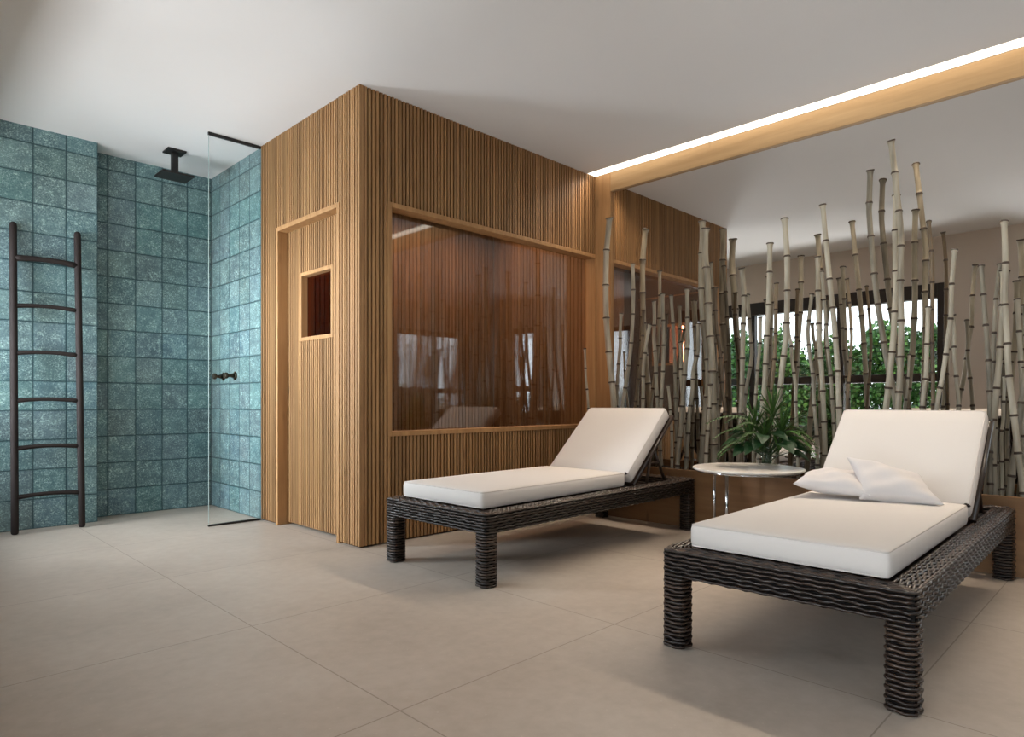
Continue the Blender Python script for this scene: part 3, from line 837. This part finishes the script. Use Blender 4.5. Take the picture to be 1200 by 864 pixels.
BAMBOO = [
    (4.185, 0.0111, [(3.349,1.324),(3.34,1.094),(3.323,0.969),(3.309,0.824),(3.279,0.34)]),
    (4.315, 0.0154, [(3.079,1.596),(3.088,1.467),(3.092,1.33),(3.108,1.188),(3.121,1.037),(3.125,0.879),(3.135,0.34)]),
    (4.271, 0.0167, [(2.939,1.964),(2.935,1.744),(2.943,1.519),(2.959,1.286),(2.995,1.047),(3.032,0.839),(3.074,0.34)]),
    (4.205, 0.0271, [(3.116,2.349),(3.145,2.087),(3.149,1.816),(3.141,1.53),(3.116,1.231),(3.078,0.913),(3.05,0.558),(3.037,0.34)]),
    (4.295, 0.0132, [(2.857,1.599),(2.865,1.448),(2.873,1.316),(2.881,1.177),(2.908,1.032),(2.928,0.873),(2.973,0.34)]),
    (4.215, 0.0162, [(2.743,1.471),(2.781,1.312),(2.804,1.152),(2.808,0.977),(2.812,0.847),(2.822,0.34)]),
    (4.275, 0.0162, [(2.752,1.658),(2.748,1.521),(2.752,1.366),(2.737,1.216),(2.73,1.074),(2.722,0.925),(2.715,0.841),(2.683,0.34)]),
    (4.227, 0.0158, [(2.644,1.692),(2.637,1.507),(2.633,1.317),(2.64,1.121),(2.655,0.924),(2.662,0.702),(2.67,0.34)]),
    (4.305, 0.0143, [(2.618,1.685),(2.597,1.351),(2.59,1.179),(2.583,0.925),(2.576,0.74),(2.565,0.34)]),
    (4.219, 0.0125, [(2.595,1.012),(2.58,0.876),(2.563,0.654),(2.56,0.47),(2.558,0.34)]),
    (4.205, 0.0184, [(2.425,1.694),(2.423,1.504),(2.423,1.308),(2.438,1.202),(2.468,0.912),(2.482,0.682),(2.503,0.428),(2.508,0.34)]),
    (4.289, 0.0142, [(2.534,1.333),(2.53,1.207),(2.529,1.1),(2.506,0.83),(2.492,0.579),(2.483,0.34)]),
    (4.245, 0.0169, [(2.361,1.447),(2.361,1.26),(2.398,1.107),(2.408,0.96),(2.432,0.806),(2.448,0.62),(2.459,0.453),(2.465,0.34)]),
    (4.307, 0.0245, [(2.365,2.192),(2.363,2.077),(2.371,1.903),(2.371,1.666),(2.355,1.411),(2.331,1.25),(2.321,1.143),(2.319,0.984),(2.345,0.745),(2.365,0.488),(2.373,0.34)]),
    (4.191, 0.0149, [(2.242,1.011),(2.25,0.809),(2.263,0.618),(2.269,0.478),(2.273,0.34)]),
    (4.359, 0.0154, [(2.33,1.899),(2.314,1.678),(2.304,1.507),(2.292,1.261),(2.279,0.892),(2.265,0.34)]),
    (4.255, 0.0271, [(2.31,2.118),(2.316,1.941),(2.296,1.687),(2.283,1.417),(2.27,1.314),(2.258,1.139),(2.253,0.852),(2.249,0.534),(2.246,0.472),(2.242,0.34)]),
    (4.313, 0.0151, [(2.264,1.702),(2.265,1.56),(2.258,1.408),(2.232,1.233),(2.212,0.964),(2.194,0.864),(2.184,0.712),(2.169,0.605),(2.156,0.524),(2.141,0.34)]),
    (4.317, 0.0146, [(2.03,1.624),(2.008,1.318),(2.001,1.198),(2.045,0.933),(2.095,0.34)]),
    (4.245, 0.0188, [(2.038,1.799),(2.02,1.597),(2.026,1.39),(2.03,1.184),(2.036,0.944),(2.057,0.601),(2.068,0.34)]),
    (4.265, 0.0129, [(1.917,1.457),(1.917,1.297),(1.928,1.155),(1.942,0.989),(1.958,0.719),(1.964,0.489),(1.966,0.34)]),
    (4.205, 0.0195, [(1.825,1.923),(1.827,1.708),(1.833,1.483),(1.844,1.355),(1.85,1.26),(1.861,1.016),(1.884,0.723),(1.905,0.34)]),
    (4.285, 0.0141, [(1.816,1.674),(1.822,1.523),(1.823,1.371),(1.827,1.225),(1.839,1.078),(1.85,0.892),(1.874,0.34)]),
    (4.183, 0.0204, [(1.721,2.058),(1.704,1.821),(1.704,1.582),(1.71,1.338),(1.723,1.213),(1.74,1.083),(1.747,0.995),(1.773,0.727),(1.798,0.34)]),
    (4.255, 0.0124, [(1.731,1.433),(1.722,1.322),(1.705,1.244),(1.702,1.157),(1.682,1.008),(1.679,0.86),(1.668,0.585),(1.661,0.34)]),
    (4.305, 0.0136, [(1.597,1.578),(1.623,1.346),(1.613,1.197),(1.59,1.041),(1.584,0.882),(1.568,0.713),(1.563,0.545),(1.558,0.34)]),
    (4.235, 0.0173, [(1.537,1.797),(1.535,1.642),(1.532,1.488),(1.527,1.333),(1.518,1.17),(1.508,1.004),(1.502,0.833),(1.496,0.68),(1.489,0.34)]),
    (4.315, 0.0121, [(1.54,1.713),(1.53,1.593),(1.515,1.397),(1.509,1.262),(1.489,1.068),(1.475,0.859),(1.451,0.34)]),
    (4.275, 0.0104, [(1.379,1.643),(1.366,1.506),(1.352,1.281),(1.361,1.084),(1.376,0.886),(1.404,0.34)]),
    (4.195, 0.0182, [(1.493,2.102),(1.472,1.875),(1.45,1.631),(1.426,1.374),(1.408,1.103),(1.398,0.85),(1.385,0.34)]),
    (4.255, 0.0198, [(1.104,2.088),(1.11,1.852),(1.107,1.559),(1.119,1.25),(1.148,0.931),(1.156,0.861),(1.2,0.34)]),
    (4.195, 0.0194, [(1.117,2.391),(1.09,2.12),(1.077,1.986),(1.064,1.838),(1.067,1.571),(1.064,1.342),(1.069,1.076),(1.079,0.862),(1.095,0.34)]),
    (4.243, 0.0083, [(1.035,1.159),(1.043,0.988),(1.055,0.862),(1.088,0.34)]),
    (4.335, 0.0193, [(1.266,2.294),(1.273,2.042),(1.253,1.778),(1.229,1.523),(1.186,1.204),(1.165,1.074),(1.131,0.886),(1.085,0.34)]),
    (4.215, 0.0143, [(0.934,1.416),(0.939,1.297),(0.947,1.055),(0.959,0.929),(1.0,0.34)]),
    (4.195, 0.0139, [(0.806,1.712),(0.82,1.526),(0.824,1.359),(0.838,1.244),(0.85,1.13),(0.867,1.007),(0.887,0.884),(0.932,0.34)]),
    (4.295, 0.0121, [(0.95,1.913),(0.935,1.712),(0.934,1.504),(0.936,1.287),(0.931,1.036),(0.922,0.34)]),
    (4.285, 0.0118, [(0.832,1.372),(0.828,1.268),(0.826,1.133),(0.808,0.914),(0.776,0.34)]),
    (4.245, 0.0158, [(0.602,1.579),(0.603,1.414),(0.613,1.193),(0.63,0.963),(0.651,0.72),(0.671,0.465),(0.677,0.34)]),
    (4.195, 0.0135, [(0.689,1.608),(0.68,1.468),(0.672,1.331),(0.663,1.184),(0.655,1.043),(0.653,0.89),(0.648,0.34)]),
    (4.297, 0.0137, [(0.623,1.118),(0.641,0.845),(0.65,0.58),(0.646,0.425),(0.645,0.34)]),
    (4.339, 0.0115, [(0.63,1.63),(0.646,1.457),(0.655,1.273),(0.657,1.082),(0.648,0.753),(0.64,0.34)]),
    (4.375, 0.0092, [(0.616,1.029),(0.621,0.798),(0.629,0.687),(0.625,0.429),(0.624,0.34)]),
    (4.285, 0.0178, [(0.51,1.067),(0.533,0.85),(0.572,0.487),(0.583,0.34)]),
    (4.335, 0.0135, [(0.555,1.432),(0.541,1.116),(0.53,0.756),(0.522,0.34)]),
    (4.195, 0.0165, [(0.591,1.823),(0.585,1.616),(0.589,1.405),(0.58,1.221),(0.573,1.036),(0.553,0.836),(0.534,0.63),(0.518,0.487),(0.506,0.34)]),
]
def ordinal(n):
    w = ['first', 'second', 'third', 'fourth', 'fifth', 'sixth', 'seventh', 'eighth', 'ninth', 'tenth', 'eleventh', 'twelfth', 'thirteenth', 'fourteenth', 'fifteenth', 'sixteenth', 'seventeenth', 'eighteenth', 'nineteenth', 'twentieth']
    return w[n-1] if n <= 20 else 'twenty-'+w[n-21]
BROWN = {4, 17, 22, 28, 36}
def bamboo(X, r, path, label, mat):
    P = [Vector((X, y, h)) for y, h in reversed(path)]
    P[0].z = .335
    # smooth the cane through its joints
    fine = []
    for i in range(len(P)-1):
        p0, p1, p2, p3 = P[max(i-1, 0)], P[i], P[i+1], P[min(i+2, len(P)-1)]
        n = max(3, int((p2-p1).length/.02))
        for k in range(n):
            t = k/n
            q = p1.lerp(p2, t)+((p2-p0)*.5-(p2-p1))*(t*(1-t)**2)*.6-((p3-p1)*.5-(p2-p1))*(t*t*(1-t))*.6
            q.x = X+.004*math.sin(q.z*5+X*50); fine.append(q)
    fine.append(P[-1])
    L_ = [0]
    for a, b in zip(fine, fine[1:]): L_.append(L_[-1]+(b-a).length)
    tot = L_[-1]; gap = .10+r*6.2
    nodes = [tot-.006]
    rr = random.Random(int(X*1000)+int(path[0][0]*1000))
    while nodes[-1] > .12: nodes.append(nodes[-1]-gap*rr.uniform(.82, 1.12))
    # stations: evenly spaced plus the ring profile at each node
    st = [(s, 0) for s in L_]
    for nd in nodes:
        if nd < .03: continue
        st = [q for q in st if abs(q[0]-nd) > .012]
        st += [(nd-.009, 1), (nd-.0036, 2), (nd, 3), (nd+.0036, 2) if nd < tot-.01 else (nd+.005, 2)]
        if nd < tot-.02: st.append((nd+.009, 1))
    st = sorted(q for q in st if 0 <= q[0] <= tot)
    pts, rad, mi = [], [], []
    j = 0
    for s, k in st:
        while j < len(L_)-2 and L_[j+1] < s: j += 1
        t = (s-L_[j])/max(1e-6, L_[j+1]-L_[j]); pts.append(fine[j].lerp(fine[j+1], t))
        near = min(abs(s-nd) for nd in nodes); taper = .93-.10*s/tot+.16*max(0, 1-(tot-s)/.035)
        rad.append(r*taper*({0: 1, 1: 1.04, 2: 1.20, 3: 1.26}[k]+.06*math.exp(-near/.03)-.04))
        mi.append(1 if k in (2, 3) else 0)
    base = pts[0].copy()
    m = MB().tube([p-base for p in pts], rad, 12, mi)
    o = m.build('bamboo_pole', [mat, M['node']], loc=base)
    return tag(o, label, 'bamboo', 'bamboo poles in the planter')
cls = {}
for i, (X, r, path) in enumerate(BAMBOO):
    h = path[0][1]; k = 'tall' if h > 1.95 else 'middling' if h > 1.45 else 'short'
    cls.setdefault((k, 'thick' if r > .0205 else 'slender'), []).append(i)
names = {}
for (k, w), ids in cls.items():
    ids.sort(key=lambda i: -BAMBOO[i][2][-1][0])
    for n, i in enumerate(ids, 1):
        nm = {'tall': 'tall '+w, 'middling': 'medium height '+w, 'short': 'short '+w}[k]
        one = 'only' if len(ids) == 1 else ordinal(n)
        names[i] = '%s bamboo pole in the planter, %s such pole counting from the sauna' % (nm, one)
for i, (X, r, path) in enumerate(BAMBOO):
    bamboo(X, r, path, names[i], M['bamboo_brown' if i in BROWN else 'bamboo_grey'])

# ------------------------------------------------------------------ outside the windows
g = MB().box(-12, -.12, -9, 9, -.4, -.25); g.box(-1.36, 6, -9, -3.25, -.4, -.25)
struct(g.build('ground', plain('pale_bounce_ground', rgb(178, 172, 160), .9, var=.1)))  # unseen ground, made pale instead of lawn to bounce light onto the ceiling
def hedge(label, x0, x1, y0, y1, zt, n, seed):
    rr = random.Random(seed); m = MB()
    for _ in range(n):
        x, y = rr.uniform(x0, x1), rr.uniform(y0, y1)
        top = zt*(.86+.14*math.sin(x*3.1+y*4.7)*math.sin(y*2.3+x))+rr.uniform(-.12, .12)
        z = -.2+(top+.2)*rr.random()**.75
        a, e = rr.uniform(0, 2*PI), rr.uniform(-.9, 1.2)
        d = Vector((math.cos(a)*math.cos(e), math.sin(a)*math.cos(e), math.sin(e))); s = d.orthogonal().normalized()
        s = Matrix.Rotation(rr.uniform(0, 6.28), 3, d) @ s
        l, w = rr.uniform(.07, .13), rr.uniform(.025, .042); p = Vector((x, y, z))
        m.quad([p, p+d*l*.5+s*w, p+d*l, p+d*l*.5-s*w])
    o = m.build('garden_hedge', M['hedge']); o['kind'] = 'stuff'
    return tag(o, label, 'hedge')
hedge('leafy green garden hedge seen through the mirrored window', -4.1, -3.2, .6, 9.0, 2.26, 52000, 1)
hedge('leafy green hedge outside the end window behind the loungers', -.8, 2.9, -5.4, -4.8, 1.2, 7000, 2)
hedge('leafy green hedge outside the narrow window', -2.4, -1.7, -3.6, .2, 1.1, 8000, 3)

# ------------------------------------------------------------------ light
w = bpy.data.worlds.new('World'); scene.world = w; w.use_nodes = True
bg = w.node_tree.nodes['Background']; bg.inputs[0].default_value = (.80, .90, 1.0, 1); bg.inputs[1].default_value = SKY
def portal(loc, rot, sx, sy):
    l = bpy.data.lights.new('window_portal', 'AREA'); l.shape = 'RECTANGLE'; l.size, l.size_y = sx, sy
    l.cycles.is_portal = True
    o = bpy.data.objects.new('window_portal', l); COL.objects.link(o); o.location = loc; o.rotation_euler = rot
portal((XW-.11, (W1[0]+W1[1])/2, (W1[2]+W1[3])/2), (0, -PI/2, 0), W1[3]-W1[2], W1[1]-W1[0])
portal((XW-.11, (W3[0]+W3[1])/2, (W3[2]+W3[3])/2), (0, -PI/2, 0), W3[3]-W3[2], W3[1]-W3[0])
portal(((W2[0]+W2[1])/2, YN-.11, (W2[2]+W2[3])/2), (PI/2, 0, 0), W2[1]-W2[0], W2[3]-W2[2])
portal((-1.26, 0, 1.14), (0, -PI/2, 0), 2.16, 1.74)
def area(name, loc, rot, sx, sy, e, col):
    l = bpy.data.lights.new(name, 'AREA'); l.shape = 'RECTANGLE'; l.size, l.size_y = sx, sy; l.energy = e; l.color = col
    o = bpy.data.objects.new(name, l); COL.objects.link(o); o.location = loc; o.rotation_euler = rot
    return o
area('sauna_lamp', (3.3, 4.15, 2.50), (0, 0, 0), 1.9, .5, SAUNA_W, (1, .66, .42))

def aim(o, v): o.rotation_euler = Vector(v).to_track_quat('-Z', 'Y').to_euler()
aim(area('fill_lamp_below_window', (-1.55, 3.1, .02), (0, 0, 0), 3.6, 1.0, GROUND_FILL_W, (.92, .96, 1)), (.9, 0, .5))  # added lamp hidden below the sill, lighting the ceiling like ground bounce
aim(area('fill_lamp_below_door', (-2.0, 0, .02), (0, 0, 0), 1.8, .8, LOW_DOOR_FILL_W, (.94, .96, 1)), (.9, .1, .5))  # added unseen lamp throwing light up through the invented door
o = area('fill_lamp_outside_window', (-.40, 5.10, 1.40), (0, 0, 0), .62, 1.4, WINDOW_FILL_W, (.86, .93, 1)); aim(o, (1, -.25, -.15)); o.data.spread = math.radians(104)  # added lamp outside the hidden end of the window, boosting its light
aim(area('fill_lamp_outside_narrow_window', (-.30, -1.49, 1.40), (0, 0, 0), .6, 1.4, SIDE_W, (.72, .86, 1)), (1, .3, -.12))  # added lamp outside the narrow window to brighten the near lounger's side
aim(area('fill_lamp_outside_door', (-1.7, 0, 1.3), (0, 0, 0), 1.8, 1.8, DOOR_W, (.84, .92, 1)), (1, .12, .02))  # added lamp behind the camera, shining in through the invented door
# added lamp under the strip, standing for unseen overhead light, tilted into the room
l = area('fill_lamp_under_strip', (4.345, 1.45, HC-.006), (0, 0, 0), 3.9, .05, LAMP_W, (1, .85, .68)); l.data.spread = math.radians(90)
l.rotation_euler = Matrix((( 0, -math.cos(.42), math.sin(.42)), (1, 0, 0), (0, math.sin(.42), math.cos(.42)))).to_euler()

# ------------------------------------------------------------------ camera
cam = bpy.data.cameras.new('camera'); cam.sensor_width = 36; cam.lens = 36*766/1200; cam.shift_y = 39/1200
cam.clip_start = .02
co = bpy.data.objects.new('camera', cam); COL.objects.link(co)
co.location = (0, 0, .886); co.rotation_euler = (PI/2, 0, -PI/4)
scene.camera = co
scene.view_settings.view_transform = 'Standard'; scene.view_settings.look = 'None'
scene.view_settings.gamma = 1; scene.view_settings.use_curve_mapping = False
scene.view_settings.exposure = EXPO
cy = scene.cycles
cy.use_denoising = True
cy.max_bounces = 10; cy.diffuse_bounces = 6; cy.glossy_bounces = 6; cy.transparent_max_bounces = 12; cy.transmission_bounces = 6
cy.caustics_reflective = True; cy.caustics_refractive = False
cy.sample_clamp_indirect = 8
